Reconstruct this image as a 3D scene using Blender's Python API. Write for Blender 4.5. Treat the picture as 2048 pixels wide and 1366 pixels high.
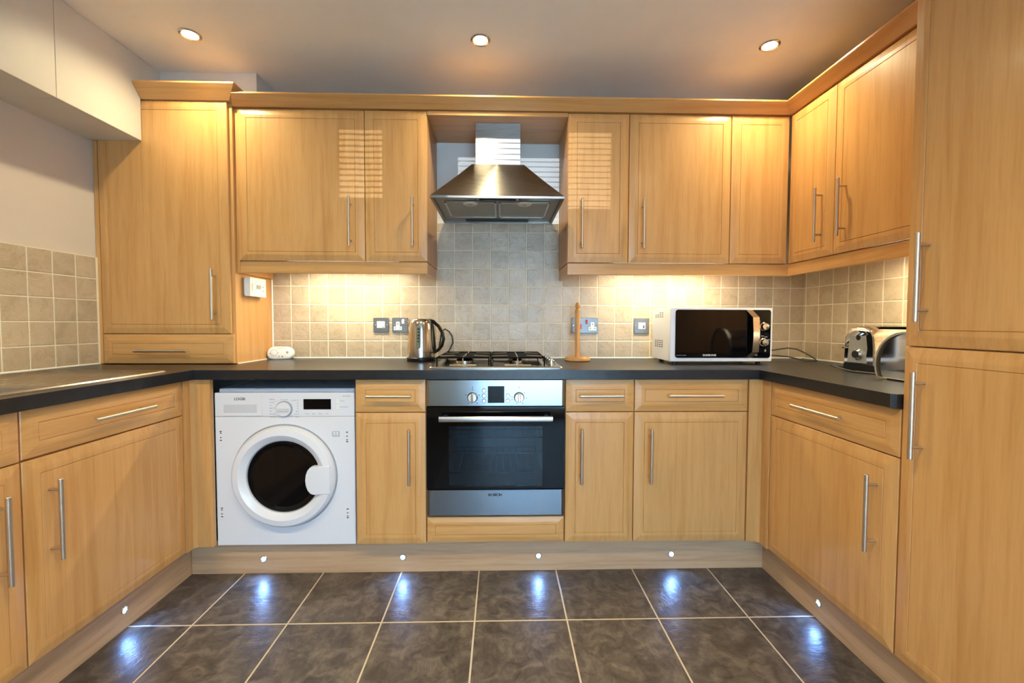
import bpy, bmesh, math, random
from mathutils import Vector, Matrix
random.seed(7)
PI = math.pi
scene = bpy.context.scene
for o in list(bpy.data.objects): bpy.data.objects.remove(o)
COL = scene.collection

# ------------------------------------------------------------------ camera
F, PPX, PPY = 874.97, 1024.28, 678.77
yaw, pit, rol = .0255, -.0371, .0025
fw = Vector((math.sin(yaw)*math.cos(pit), math.cos(yaw)*math.cos(pit), math.sin(pit)))
rt = Vector((math.cos(yaw), -math.sin(yaw), 0)); up = rt.cross(fw)
rt, up = math.cos(rol)*rt+math.sin(rol)*up, -math.sin(rol)*rt+math.cos(rol)*up
cd = bpy.data.cameras.new('camera'); cam = bpy.data.objects.new('camera', cd); COL.objects.link(cam)
m = Matrix((rt, up, -fw)).transposed().to_4x4(); m.translation = Vector((.3214, -2.4604, 1.1099)); cam.matrix_world = m
cd.sensor_width = 36; cd.lens = F*36/2048; cd.clip_start = .02
cd.shift_x = -(PPX-1024)/2048; cd.shift_y = (PPY-683)/2048
scene.camera = cam

# ------------------------------------------------------------------ world, sun, exposure
DAY = 11.            # sky strength
SUN = 1.0             # low sun that shines level through the blind
DOWN = 4.4           # ceiling spotlights of the near row
DOWN_FILL = 11.5          # unseen far row of spotlights, added to light the room
STRIP = 4.6           # watts of a strip light under the wall cabinets
WARM = (1., .86, .52); WARM_STRIP = (1., .88, .58); COOL = (.62, .80, 1.)
wd = bpy.data.worlds.new('sky'); scene.world = wd; wd.use_nodes = True
bg = wd.node_tree.nodes['Background']; bg.inputs[0].default_value = (.42, .68, 1., 1); bg.inputs[1].default_value = DAY
sd = bpy.data.lights.new('sun', 'SUN'); sd.energy = SUN; sd.angle = math.radians(.06); sd.color = (.95, .97, 1.)
so = bpy.data.objects.new('sun', sd); COL.objects.link(so); so.rotation_euler = (PI/2, 0, 0); so.location = (0, -12, 6)
def portal(x0, x1, z0, z1, y):
    l = bpy.data.lights.new('sky_portal', 'AREA'); l.shape = 'RECTANGLE'; l.size = x1-x0; l.size_y = z1-z0; l.cycles.is_portal = True
    o = bpy.data.objects.new('sky_portal', l); COL.objects.link(o); o.location = ((x0+x1)/2, y, (z0+z1)/2); o.rotation_euler = (PI/2, 0, 0)
YF = -3.9            # wall behind the camera
WIN = [(.07, 1.40, .06, 2.05), (-.46, -.235, .95, 2.05)]
for x0, x1, z0, z1 in WIN: portal(x0, x1, z0, z1, YF-.03)
vs = scene.view_settings
vs.view_transform = 'Standard'; vs.look = 'None'; vs.gamma = 1; vs.use_curve_mapping = False; vs.exposure = .88

# ------------------------------------------------------------------ materials
def mk(name):
    m = bpy.data.materials.new(name); m.use_nodes = True
    nt = m.node_tree; return m, nt, nt.nodes['Principled BSDF']
def L(c):
    f = lambda v: v/12.92 if v <= .04045 else ((v+.055)/1.055)**2.4
    return tuple(f(v/255) for v in c)+(1,)
def plain(name, rgb, rough=.5, metal=0, spec=.5, coat=0):
    m, nt, b = mk(name)
    b.inputs['Base Color'].default_value = L(rgb); b.inputs['Roughness'].default_value = rough
    b.inputs['Metallic'].default_value = metal; b.inputs['Specular IOR Level'].default_value = spec
    if coat: b.inputs['Coat Weight'].default_value = coat; b.inputs['Coat Roughness'].default_value = .06
    return m
def nd(nt, t, **k):
    n = nt.nodes.new(t)
    for a, v in k.items(): setattr(n, a, v)
    return n
def coords(nt, scale, rnd=8.):
    tc = nd(nt, 'ShaderNodeTexCoord'); oi = nd(nt, 'ShaderNodeObjectInfo')
    mu = nd(nt, 'ShaderNodeMath', operation='MULTIPLY'); mu.inputs[1].default_value = rnd
    ad = nd(nt, 'ShaderNodeVectorMath', operation='ADD'); mp = nd(nt, 'ShaderNodeMapping')
    nt.links.new(oi.outputs['Random'], mu.inputs[0]); nt.links.new(tc.outputs['Object'], ad.inputs[0]); nt.links.new(mu.outputs[0], ad.inputs[1])
    nt.links.new(ad.outputs[0], mp.inputs[0]); mp.inputs['Scale'].default_value = scale
    return mp.outputs[0]
def noise(nt, vec, scale, detail=4, rough=.55, dist=0):
    n = nd(nt, 'ShaderNodeTexNoise'); n.inputs['Scale'].default_value = scale; n.inputs['Detail'].default_value = detail
    n.inputs['Roughness'].default_value = rough; n.inputs['Distortion'].default_value = dist
    nt.links.new(vec, n.inputs['Vector']); return n.outputs['Fac']
def ramp(nt, fac, stops):
    r = nd(nt, 'ShaderNodeValToRGB'); nt.links.new(fac, r.inputs[0]); e = r.color_ramp.elements
    e[0].position, e[0].color = stops[0]; e[1].position, e[1].color = stops[-1]
    for p, c in stops[1:-1]:
        x = e.new(p); x.color = c
    return r.outputs[0]
def bump(nt, b, fac, strength, dist=.002):
    n = nd(nt, 'ShaderNodeBump'); n.inputs['Strength'].default_value = strength; n.inputs['Distance'].default_value = dist
    nt.links.new(fac, n.inputs['Height']); nt.links.new(n.outputs[0], b.inputs['Normal'])
def mix(nt, fac, a, c, mode='MIX'):
    n = nd(nt, 'ShaderNodeMix', data_type='RGBA', blend_type=mode)
    if hasattr(fac, 'links'): nt.links.new(fac, n.inputs[0])
    else: n.inputs[0].default_value = fac
    nt.links.new(a, n.inputs[6]); nt.links.new(c, n.inputs[7]); return n.outputs[2]
def wood(name, axis, light=(212, 161, 99), dark=(199, 144, 80), rough=.36):
    m, nt, b = mk(name)
    s = [1., 1., 1.]; s[axis] = .05
    v = coords(nt, s)
    n1 = noise(nt, v, 34, 5, .6, .4); n2 = noise(nt, v, 190, 3, .6)
    s2 = [1., 1., 1.]; s2[axis] = .11
    n3 = noise(nt, coords(nt, s2, 5.), 7, 3, .5, 1.2)
    c1 = ramp(nt, n1, [(.30, L(dark)), (.52, L(light)), (.75, L(tuple(min(255, int(q*1.02)) for q in light)))])
    c2 = ramp(nt, n2, [(.33, (.92, .90, .87, 1)), (.55, (1, 1, 1, 1))])
    c3 = ramp(nt, n3, [(.3, (.94, .92, .89, 1)), (.65, (1, 1, 1, 1))])
    c = mix(nt, .8, c1, c2, 'MULTIPLY'); c = mix(nt, .9, c, c3, 'MULTIPLY')
    nt.links.new(c, b.inputs['Base Color']); b.inputs['Roughness'].default_value = rough
    b.inputs['Coat Weight'].default_value = .12; b.inputs['Coat Roughness'].default_value = .15
    bump(nt, b, n2, .06, .0005)
    return m
def steel(name, rgb=(190, 188, 184), rough=.28, axis=0, grain=.5, aniso=0):
    m, nt, b = mk(name)
    s = [260., 260., 260.]; s[axis] = 2.
    n = noise(nt, coords(nt, s), 6, 3, .6)
    c = ramp(nt, n, [(.3, L(tuple(int(q*.95) for q in rgb))), (.7, L(rgb))])
    nt.links.new(c, b.inputs['Base Color']); b.inputs['Metallic'].default_value = 1
    r = ramp(nt, n, [(.3, (rough*.8,)*3+(1,)), (.7, (rough*1.25,)*3+(1,))]); nt.links.new(r, b.inputs['Roughness'])
    if aniso:
        tg = nd(nt, 'ShaderNodeTangent', direction_type='RADIAL', axis='Z'); nt.links.new(tg.outputs[0], b.inputs['Tangent']); b.inputs['Anisotropic'].default_value = aniso; b.inputs['Anisotropic Rotation'].default_value = .25
    if grain: bump(nt, b, n, .03*grain, .0002)
    return m
def stone_tile(name, stops, scale, rough, bstr, bdist, veins=None):
    m, nt, b = mk(name)
    v = coords(nt, (1, 1, 1), 30.)
    n = noise(nt, v, scale, 6, .62, .8)
    c = ramp(nt, n, stops)
    if veins:
        n2 = noise(nt, coords(nt, (1, .35, 1), 30.), scale*2.2, 4, .6, 2.5)
        c = mix(nt, 1., c, ramp(nt, n2, veins), 'MULTIPLY')
        h = nd(nt, 'ShaderNodeMath', operation='ADD'); nt.links.new(n, h.inputs[0]); nt.links.new(n2, h.inputs[1]); n = h.outputs[0]
    oi = nd(nt, 'ShaderNodeObjectInfo'); c = mix(nt, 1., c, ramp(nt, oi.outputs['Random'], [(0, (.90, .90, .89, 1)), (1, (1.04, 1.03, 1.03, 1))]), 'MULTIPLY')
    nt.links.new(c, b.inputs['Base Color']); b.inputs['Roughness'].default_value = rough
    bump(nt, b, n, bstr, bdist)
    return m
def paint(name, rgb, rough=.7):
    m, nt, b = mk(name)
    v = coords(nt, (1, 1, 1), 0.)
    n = noise(nt, v, 3, 4, .6); n2 = noise(nt, v, 260, 2, .5)
    c = ramp(nt, n, [(.3, L(tuple(int(q*.975) for q in rgb))), (.7, L(rgb))]); nt.links.new(c, b.inputs['Base Color'])
    b.inputs['Roughness'].default_value = rough; bump(nt, b, n2, .05, .0006); return m
def emit(name, rgb, s):
    m, nt, b = mk(name); b.inputs['Base Color'].default_value = (.8, .8, .8, 1)
    b.inputs['Emission Color'].default_value = tuple(rgb)+(1,); b.inputs['Emission Strength'].default_value = s; return m
def glassy(name, tint, refl=.08, rough=.02):
    m, nt, b = mk(name); nt.nodes.remove(b)
    t = nd(nt, 'ShaderNodeBsdfTransparent'); t.inputs[0].default_value = tint; g = nd(nt, 'ShaderNodeBsdfGlossy'); g.inputs['Roughness'].default_value = rough
    fr = nd(nt, 'ShaderNodeFresnel'); fr.inputs[0].default_value = 1.5; ms = nd(nt, 'ShaderNodeMixShader')
    nt.links.new(fr.outputs[0], ms.inputs[0]); nt.links.new(t.outputs[0], ms.inputs[1]); nt.links.new(g.outputs[0], ms.inputs[2])
    nt.links.new(ms.outputs[0], nt.nodes['Material Output'].inputs[0]); return m
M = dict(
    woodv=wood('beech_vertical', 2), woodh=wood('beech_horizontal', 0), wooddp=wood('beech_depth', 1),
    carcass=wood('beech_carcass', 2, (206, 160, 112), (184, 138, 92), .5),
    plinth=wood('beech_plinth', 0, (200, 164, 128), (178, 140, 104), .4),
    turned=wood('turned_pine', 2, (206, 150, 84), (176, 118, 58), .3),
    handle=steel('handle_steel', (206, 190, 168), .42, 2), handleh=steel('handle_steel_across', (214, 202, 182), .38, 0),
    steel=steel('brushed_steel', (150, 160, 168), .17, 0), hood=steel('hood_steel', (150, 146, 142), .30, 0, .3, .8),
    sink=steel('sink_steel', (192, 186, 178), .22, 0), chrome=plain('chrome', (225, 222, 218), .07, 1),
    satin=steel('satin_steel', (200, 196, 190), .2, 2, .3), zinc=steel('switch_plate_steel', (150, 152, 152), .38, 0),
    white=plain('white_enamel', (226, 226, 230), .28, 0, .5, .2), whitep=plain('white_plastic', (232, 232, 228), .42),
    grey=plain('grey_plastic', (150, 152, 158), .45), greyl=plain('light_grey_plastic', (206, 206, 210), .4),
    dark=plain('dark_plastic', (22, 22, 24), .35), black=plain('black_gloss', (7, 7, 9), .06, 0, .26), iron=plain('black_enamel', (9, 10, 12), .6, 0, .08),
    cavity=plain('dark_cavity', (40, 40, 44), .6), screen=plain('display_glass', (8, 8, 10), .15, 0, .12), red=plain('red_rocker', (190, 30, 26), .35),
    ink=plain('dark_ink', (60, 62, 72), .6), inkl=plain('pale_ink', (150, 152, 162), .6), inkr=plain('red_ink', (196, 96, 106), .6), inkw=plain('white_ink', (205, 205, 205), .5),
    wall=paint('wall_paint', (212, 200, 188)), ceil=paint('ceiling_paint', (247, 242, 232)), wallw=paint('white_wall_paint', (226, 226, 224), .45), boxing=paint('boxing_paint', (212, 206, 196), .45),
    grout=paint('cream_grout', (236, 228, 206), .85), sealant=plain('white_sealant', (236, 234, 226), .4), fgrout=paint('floor_grout', (192, 176, 152), .85),
    tile=stone_tile('beige_wall_tile', [(.3, L((184, 166, 142))), (.5, L((193, 176, 151))), (.7, L((201, 185, 161)))], 7, .24, .45, .006, [(.36, (.90, .88, .85, 1)), (.5, (1, 1, 1, 1)), (.62, (.97, .96, .94, 1))]),
    ftile=stone_tile('slate_floor_tile', [(.32, L((64, 56, 51))), (.48, L((86, 77, 70))), (.68, L((114, 103, 93)))], 17, .36, .4, .003, [(.36, (.80, .78, .78, 1)), (.55, (1, 1, 1, 1))]),
    worktop=stone_tile('black_slate_worktop', [(.3, L((20, 20, 22))), (.55, L((29, 29, 31))), (.75, L((42, 41, 42)))], 20, .30, .12, .001),
    lamp=emit('lamp_glow', (1., .88, .62), 14), led=emit('led_glow', (.22, .58, 1.), 1.5), tube=emit('strip_glow', (1., .86, .62), 14), frost=plain('frosted_lens', (216, 214, 204), .5),
    ovenglass=glassy('oven_glass', (.5, .58, .62, 1)), winglass=glassy('window_glass', (.95, .97, .98, 1)), drumglass=glassy('porthole_glass', (.16, .16, .18, 1)),
    rack=plain('chrome_rack', (190, 190, 190), .2, 1), oveninside=plain('oven_enamel', (150, 166, 174), .4), brick=paint('pale_bounce_render', (226, 222, 214)), ground=paint('pale_bounce_paving', (206, 200, 190)),  # outdoor wall and ground kept pale to bounce daylight indoors
    panelst=plain('pale_steel_panel', (196, 196, 192), .3, .6), cord=plain('dark_grey_cord', (74, 72, 70), .5), filt=steel('filter_mesh', (170, 164, 152), .45, 1), gauge=plain('water_gauge', (112, 114, 84), .25), ksteel=plain('kettle_steel', (196, 190, 182), .17, 1), brown=plain('dark_knob', (44, 38, 34), .3),
)

# ------------------------------------------------------------------ mesh helpers
class MB:
    def __init__(s): s.bm = bmesh.new()
    def box(s, x0, x1, y0, y1, z0, z1, bev=0, seg=1):
        c = [s.bm.verts.new(p) for p in ((x0,y0,z0),(x1,y0,z0),(x1,y1,z0),(x0,y1,z0),(x0,y0,z1),(x1,y0,z1),(x1,y1,z1),(x0,y1,z1))]
        fs = [s.bm.faces.new([c[i] for i in f]) for f in ((3,2,1,0),(4,5,6,7),(0,1,5,4),(1,2,6,5),(2,3,7,6),(3,0,4,7))]
        if bev:
            es = list({e for f in fs for e in f.edges})
            bmesh.ops.bevel(s.bm, geom=es, offset=bev, segments=seg, affect='EDGES', profile=.5)
        return s
    def loft(s, rings, cap=True, closed=True):
        R = [[s.bm.verts.new(p) for p in r] for r in rings]; n = len(R[0])
        for a, b in zip(R, R[1:]):
            for i in range(n if closed else n-1):
                j = (i+1) % n; s.bm.faces.new((a[i], a[j], b[j], b[i]))
        if cap: s.bm.faces.new(R[0][::-1]); s.bm.faces.new(R[-1])
        return s
    def tube(s, pts, r, n=8, cap=True):
        pts = [Vector(p) for p in pts]; rings = []; ref = None
        for i, p in enumerate(pts):
            t = (pts[min(i+1, len(pts)-1)]-pts[max(i-1, 0)]).normalized()
            if ref is None: ref = t.orthogonal().normalized()
            ref = (ref-t*ref.dot(t)).normalized(); q = t.cross(ref)
            rr = r[i] if isinstance(r, (list, tuple)) else r
            rings.append([p+rr*(math.cos(2*PI*k/n)*ref+math.sin(2*PI*k/n)*q) for k in range(n)])
        return s.loft(rings, cap)
    def cyl(s, p0, p1, r, n=20, r1=None): return s.tube([p0, p1], [r, r if r1 is None else r1], n)
    def lathe(s, prof, o=(0,0,0), axis='z', n=32, cap=True):
        rings = []
        for r, h in prof:
            ring = []
            for k in range(n):
                a = 2*PI*k/n; c, d = r*math.cos(a), r*math.sin(a)
                p = {'z': (c, d, h), 'y': (c, h, -d), '-y': (c, -h, d), 'x': (h, c, d), '-x': (-h, c, -d)}[axis]
                ring.append((o[0]+p[0], o[1]+p[1], o[2]+p[2]))
            rings.append(ring)
        return s.loft(rings, cap)
    def prism(s, poly, axis, a, b):
        f = {'x': lambda u, v, w: (w, u, v), 'y': lambda u, v, w: (u, w, v), 'z': lambda u, v, w: (u, v, w)}[axis]
        return s.loft([[f(u, v, a) for u, v in poly], [f(u, v, b) for u, v in poly]])
    def mesh(s, name, smooth=None):
        bmesh.ops.recalc_face_normals(s.bm, faces=s.bm.faces[:])
        me = bpy.data.meshes.new(name); s.bm.to_mesh(me); s.bm.free()
        if smooth is not None:
            for p in me.polygons: p.use_smooth = True
            me.set_sharp_from_angle(angle=math.radians(smooth))
        return me
    def build(s, name, mat, parent=None, loc=(0,0,0), rot=(0,0,0), smooth=None):
        return place(name, s.mesh(name, smooth), mat, parent, loc, rot)
def place(name, me, mat, parent=None, loc=(0,0,0), rot=(0,0,0)):
    if mat and not me.materials: me.materials.append(M[mat])
    o = bpy.data.objects.new(name, me); COL.objects.link(o); o.parent = parent; o.location = loc; o.rotation_euler = rot
    return o
def tag(o, label, cat, group=None):
    o['label'] = label; o['category'] = cat
    if group: o['group'] = group
    return o
def thing(name, label, cat, loc=(0,0,0), rz=0, group=None):
    o = bpy.data.objects.new(name, None); COL.objects.link(o); o.empty_display_size = .05
    o.location = loc; o.rotation_euler = (0, 0, rz); return tag(o, label, cat, group)
def struct(o, label=None, cat=None):
    o['kind'] = 'structure'
    if label: o['label'] = label
    if cat: o['category'] = cat
    return o
def box(name, mat, parent, *d, bev=0, seg=1, **k): return MB().box(*d, bev=bev, seg=seg).build(name, mat, parent, **k)
def rrect(w, h, r, n=5, cx=0, cz=0):
    out = []
    for sx, sz, a0 in ((1,1,0),(-1,1,PI/2),(-1,-1,PI),(1,-1,1.5*PI)):
        for k in range(n+1):
            a = a0+PI/2*k/n; out.append((cx+sx*(w/2-r)+r*math.cos(a), cz+sz*(h/2-r)+r*math.sin(a)))
    return out
def text(name, body, size, parent, loc, mat='ink', rot=(PI/2,0,0), sx=1., bold=0, align='CENTER'):
    c = bpy.data.curves.new('t', 'FONT'); c.body = body; c.size = size; c.align_x = align; c.align_y = 'CENTER'; c.extrude = .0002; c.offset = bold; c.resolution_u = 2
    t = bpy.data.objects.new('t', c); COL.objects.link(t)
    bpy.context.view_layer.update()
    me = bpy.data.meshes.new_from_object(t.evaluated_get(bpy.context.evaluated_depsgraph_get())); me.name = name
    bpy.data.objects.remove(t); bpy.data.curves.remove(c); me.materials.clear()
    o = place(name, me, mat, parent, loc, rot); o.scale = (sx, 1, 1); return o

# ------------------------------------------------------------------ room shell
XL, XR, ZC = -1.575, 2.05, 2.33
floor = struct(box('floor', 'fgrout', None, XL-.1, XR+.1, YF-.1, .1, -.1, -.0007))
ceil = struct(box('ceiling', 'ceil', None, XL-.1, XR+.1, YF-.1, .1, ZC, ZC+.1))
wb = struct(box('wall_back', 'wallw', None, XL-.1, XR+.1, 0, .1, -.1, ZC))
wl = struct(box('wall_left', 'wall', None, XL-.1, XL, YF-.1, 0, -.1, ZC))
wr = struct(box('wall_right', 'wall', None, XR, XR+.1, YF-.1, 0, -.1, ZC))
g = MB(); (a0, a1, b0, b1), (c0, c1, d0, d1) = WIN
for d in ((XL, c0, -.1, ZC), (c1, a0, -.1, ZC), (a1, XR, -.1, ZC), (c0, c1, -.1, d0), (c0, c1, d1, ZC), (a0, a1, -.1, b0), (a0, a1, b1, ZC)):
    g.box(d[0], d[1], YF-.1, YF, d[2], d[3])
wf = struct(g.build('wall_front', 'wallw'))
for i, (x0, x1, z0, z1) in enumerate(WIN):
    g = MB()
    for d in ((x0, x0+.012, z0, z1), (x1-.012, x1, z0, z1), (x0+.012, x1-.012, z0, z0+.03), (x0+.012, x1-.012, z1-.012, z1)): g.box(d[0], d[1], YF-.09, YF-.05, d[2], d[3])
    w = struct(g.build('window_%d' % (i+1), 'whitep'))
    box('pane', 'winglass', w, x0+.012, x1-.012, YF-.072, YF-.068, z0+.03, z1-.012)
    bl = thing('venetian_blind', ('wide', 'narrow')[i]+' white venetian blind hanging in the '+('wide', 'narrow')[i]+' window opposite the cooker', 'blind', ((x0+x1)/2, YF-.02, z1))
    box('head_rail', 'whitep', bl, -(x1-x0)/2+.005, (x1-x0)/2-.005, -.014, .014, -.025, 0)
    sl = MB().box(-(x1-x0)/2+.006, (x1-x0)/2-.006, -.0125, .0125, -.0006, .0006).mesh('slat')
    for k in range(16): place('slat', sl, 'whitep', bl, (0, 0, -.045-k*.0275), (math.radians((8, 20)[i]), 0, 0))
    box('bottom_rail', 'whitep', bl, -(x1-x0)/2+.006, (x1-x0)/2-.006, -.012, .012, -.50, -.485)
# unseen pale ground, and an unseen wall added to block level sun below its coping
struct(box('trim_3', 'ground', None, -14, 14, -16, YF-.1, -.15, -.05))  # ground out of view, pale so that it bounces daylight to the ceiling
g = MB().box(-14, -.1, -9.2, -9, -.05, 1.70).box(-.1, .85, -9.2, -9, -.05, 1.665).box(.85, 14, -9.2, -9, -.05, 2.15)
struct(g.build('wall_sun_block', 'brick'))

# wall tiles, one object per tile
def tile_mesh(w, h, t=.007, b=.002):
    g = MB(); r = lambda i, y: [(-w/2+i, y, -h/2+i), (w/2-i, y, -h/2+i), (w/2-i, y, h/2-i), (-w/2+i, y, h/2-i)]
    return g.loft([r(0, 0), r(0, -t+b*.6), r(b, -t)]).mesh('tile')
def tile_field(wall, mapf, u_lines, v_lines, rot, gap=.0042, mat='tile'):
    cache = {}
    for ua, ub in zip(u_lines, u_lines[1:]):
        for va, vb in zip(v_lines, v_lines[1:]):
            w, h = round(ub-ua-gap, 4), round(vb-va-gap, 4)
            if w < .008 or h < .008: continue
            if (w, h) not in cache: cache[w, h] = tile_mesh(w, h)
            p = mapf((ua+ub)/2, (va+vb)/2)
            place('tile', cache[w, h], mat, wall, p, (random.uniform(-.006, .006), random.uniform(-.004, .004)*0, rot+random.uniform(-.006, .006)))
ROWS = [.918, 1.012, 1.112, 1.212, 1.312, 1.412]
bx = [-.9365+.1*k for k in range(30)]+[XR-.003]
struct(box('trim_4', 'grout', None, -.937, XR, -.0074, 0, .911, 1.412))
struct(box('trim_5', 'grout', None, -.033, .643, -.0074, 0, 1.412, 1.664))
tile_field(wb, lambda u, v: (u, -.002, v), bx, ROWS, 0)
tile_field(wb, lambda u, v: (u, -.002, v), [-.033]+[.0636+.1*k for k in range(6)]+[.643], [1.412, 1.512, 1.612, 1.664], 0)
struct(box('trim_6', 'grout', None, XR-.0074, XR, -1.26, 0, .911, 1.412))
tile_field(wr, lambda u, v: (XR-.002, -u, v), [.004]+[.027+.1*k for k in range(13)], ROWS, -PI/2)
struct(box('trim_7', 'grout', None, XL, XL+.0074, -1.86, -.33, .911, 1.412))
tile_field(wl, lambda u, v: (XL+.002, u, v), [-1.86+.1*k for k in range(16)], ROWS, PI/2)
# sealant beads
g = MB().box(-.94, XR, -.014, -.004, .911, .919, bev=.002); struct(g.build('trim_8', 'sealant'))
g = MB().box(XR-.014, XR-.004, -1.25, -.01, .911, .919, bev=.002); struct(g.build('trim_9', 'sealant'))
g = MB().box(XL+.004, XL+.013, -1.86, -.36, .911, .919, bev=.002); struct(g.build('trim_10', 'sealant'))
g = MB().box(-.944, -.937, -.012, -.003, .919, 1.40, bev=.002).box(-.944, -.938, -.33, -.012, .911, .916); struct(g.build('trim_11', 'sealant'))
# floor tiles
me = MB().loft([[(sx*(.1697-i), sy*(.1697-i), z) for sx, sy in ((-1,-1),(1,-1),(1,1),(-1,1))] for i, z in ((0, -.004), (0, -.0008), (.0012, 0))]).mesh('tile')
for i in range(-4, 5):
    for j in range(10):
        place('tile', me, 'ftile', floor, (.225+.1725+.345*i, -.522-.1725-.345*j, 0), (0, 0, random.choice((0, PI/2, PI, 1.5*PI))))
# boxed bulkhead along the left wall and duct box on the ceiling
bh = struct(box('trim_1', 'boxing', None, XL, -1.349, YF, -.357, 1.954, ZC))
box('panel', 'boxing', bh, XL, -1.345, -.7445, -.357, 1.950, ZC-.002, bev=.001)
box('panel', 'boxing', bh, XL, -1.3435, -2.0, -.7475, 1.949, ZC-.002, bev=.001)
box('panel', 'boxing', bh, XL, -1.345, YF, -2.0025, 1.950, ZC-.002, bev=.001)
box('panel', 'boxing', bh, XL, -1.345, -.357, -.001, 2.203, ZC-.002)
struct(box('trim_2', 'boxing', None, -1.344, -.878, -.24, 0, 2.14, ZC, bev=.001))

# ------------------------------------------------------------------ kitchen units
_dc = {}
def door_mesh(w, h, t=.02):
    k = (round(w, 4), round(h, 4))
    if k not in _dc:
        g = MB(); r = lambda i, y: [(i, y, i), (w-i, y, i), (w-i, y, h-i), (i, y, h-i)]
        bw = .026 if h > .13 else .022; gi = .042 if h > .13 else .034
        g.loft([r(0, t), r(0, .007), r(.0015, .0052), r(bw, .0004), r(bw+.004, 0), r(gi, 0), r(gi+.0016, .0026), r(gi+.0032, 0), r(gi+.02, 0)])
        _dc[k] = g.mesh('door')
    return _dc[k]
_hc = {}
def handle_mesh(Ln, across):
    k = (Ln, across)
    if k not in _hc:
        f = (lambda a, y: (a, y, 0)) if across else (lambda a, y: (0, y, a))
        g = MB(); q = Ln/2
        g.tube([f(-q, -.033), f(-q+.0012, -.033), f(q-.0012, -.033), f(q, -.033)], [.0052, .0063, .0063, .0052], 14)
        for s in (-1, 1): g.cyl(f(s*(q-.032), 0), f(s*(q-.032), -.030), .0042, 10)
        _hc[k] = g.mesh('handle', 40)
    return _hc[k]
def front(parent, name, x, z, w, h, handle=None, mat='woodv'):
    d = place(name, door_mesh(w, h), None, parent, (x, 0, z))
    if not d.data.materials: d.data.materials.append(None)
    d.material_slots[0].link = 'OBJECT'; d.material_slots[0].material = M[mat]
    if handle:
        k, hx, hz, Ln = handle
        place('handle', handle_mesh(Ln, k == 'h'), 'handleh' if k == 'h' else 'handle', d, (hx-x, 0, hz-z))
    return d
GB = .0015
def base_unit(label, loc, rz, w, hs, dh, drawer_len=.237, depth=.57, skew=0, hollow=False):
    t = thing('base_cabinet', label, 'cabinet', loc, rz, None)
    if not hollow: box('body', 'carcass', t, .001, w-.001, .0215, depth, .150, .868)
    else:
        g = MB()
        for q in ((.001, .018, .0215, depth, .15, .868), (w-.018, w-.001, .0215, depth, .15, .868), (.018, w-.018, .0215, depth, .15, .168), (.018, w-.018, depth-.01, depth, .168, .70), (.018, w-.018, .0215, .035, .70, .868), (.018, w-.018, .0215, .030, .168, .70)): g.box(*q)
        g.build('body', 'carcass', t)
    d = front(t, 'drawer', GB, .7285, w-2*GB, .139, ('h', w/2+dh, .8005, drawer_len), 'woodh')
    if skew: d.rotation_euler = (0, skew, 0); d.location.z += .0028
    front(t, 'door', GB, .1535, w-2*GB, .5715, ('v', .0665 if hs < 0 else w-.0665, .540, .237))
    return t
YB = -.593
base_unit('narrow base cabinet with drawer, between washing machine and oven', (-.3, YB, 0), 0, .3, 1, 0, .188)
base_unit('narrow base cabinet with drawer, right beside the oven, away from washing machine', (.6, YB, 0), 0, .3, -1, 0, .188)
base_unit('wide base cabinet with drawer, below the microwave', (.9, YB, 0), 0, .5, -1, .006)
base_unit('base cabinet with drawer under the sink drainer, next to the washing machine corner', (-.981, -1.2475, 0), PI/2, .606, -1, 0, depth=.58, skew=.0045, hollow=True)
base_unit('base cabinet with drawer under the sink bowl, farther from the washing machine', (-.981, -1.855, 0), PI/2, .606, 1, 0, depth=.58, hollow=True)
base_unit('base cabinet with drawer under the toaster, beside the tall larder unit', (1.4545, -.657, 0), -PI/2, .597, 1, 0, depth=.58)
# oven housing
t = thing('oven_housing', 'built-under oven housing with a plain grooved panel below the oven', 'cabinet', (0, YB, 0))
g = MB().box(.001, .018, .0215, .57, .15, .868).box(.582, .599, .0215, .57, .15, .868).box(.018, .582, .0215, .57, .15, .272).box(.018, .582, .555, .57, .272, .868)
g.build('body', 'carcass', t)
front(t, 'bottom_panel', .003, .1575, .594, .112, None, 'woodh')
# corner posts
def lpost(label, poly):
    return tag(MB().prism(poly, 'z', .150, .868).build('corner_post', 'woodv'), label, 'corner post')
lpost('beech corner post between washing machine and sink run', [(-1.000, YB+.001), (-.905, YB+.001), (-.905, YB+.020), (-1.02, YB+.020), (-1.02, -.6395), (-.9815, -.6395), (-.9815, YB-.012), (-.970, YB+.001)])
lpost('beech corner post between microwave side base units and toaster run', [(1.4025, YB+.001), (1.443, YB+.001), (1.4548, YB-.012), (1.4548, -.6555), (1.494, -.6555), (1.494, YB+.020), (1.4025, YB+.020)])
# plinths
RC = .0575
struct(box('baseboard_back', 'plinth', None, -.981-RC, 1.4545+RC, YB+RC, YB+RC+.016, 0, .150))
pl = struct(MB().box(0, 1.32, 0, .016, 0, .150).build('baseboard_left', 'plinth', None, (-.981-RC, -1.857, 0), (0, 0, PI/2)))
pr_ = struct(MB().box(0, 1.32, 0, .016, 0, .150).build('baseboard_right', 'plinth', None, (1.4545+RC, YB+RC, 0), (0, 0, -PI/2)))
# tall larder unit
t = thing('tall_cabinet', 'tall floor to ceiling beech larder cabinet with two stacked doors', 'cabinet', (1.4545, -1.2565, 0), -PI/2)
box('body', 'carcass', t, 0, .6, .0215, .593, .150, 2.125)
front(t, 'door', GB, .1535, .597, .8925, ('v', .0665, .8645, .237))
front(t, 'door', GB, 1.0495, .597, 1.075, ('v', .0665, 1.234, .237))
g = MB().prism([(.02, 2.127), (-.006, 2.127), (-.055, 2.172), (-.055, 2.18), (.06, 2.18)], 'x', 0, .6); g.build('cornice', 'woodh', t)
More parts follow.
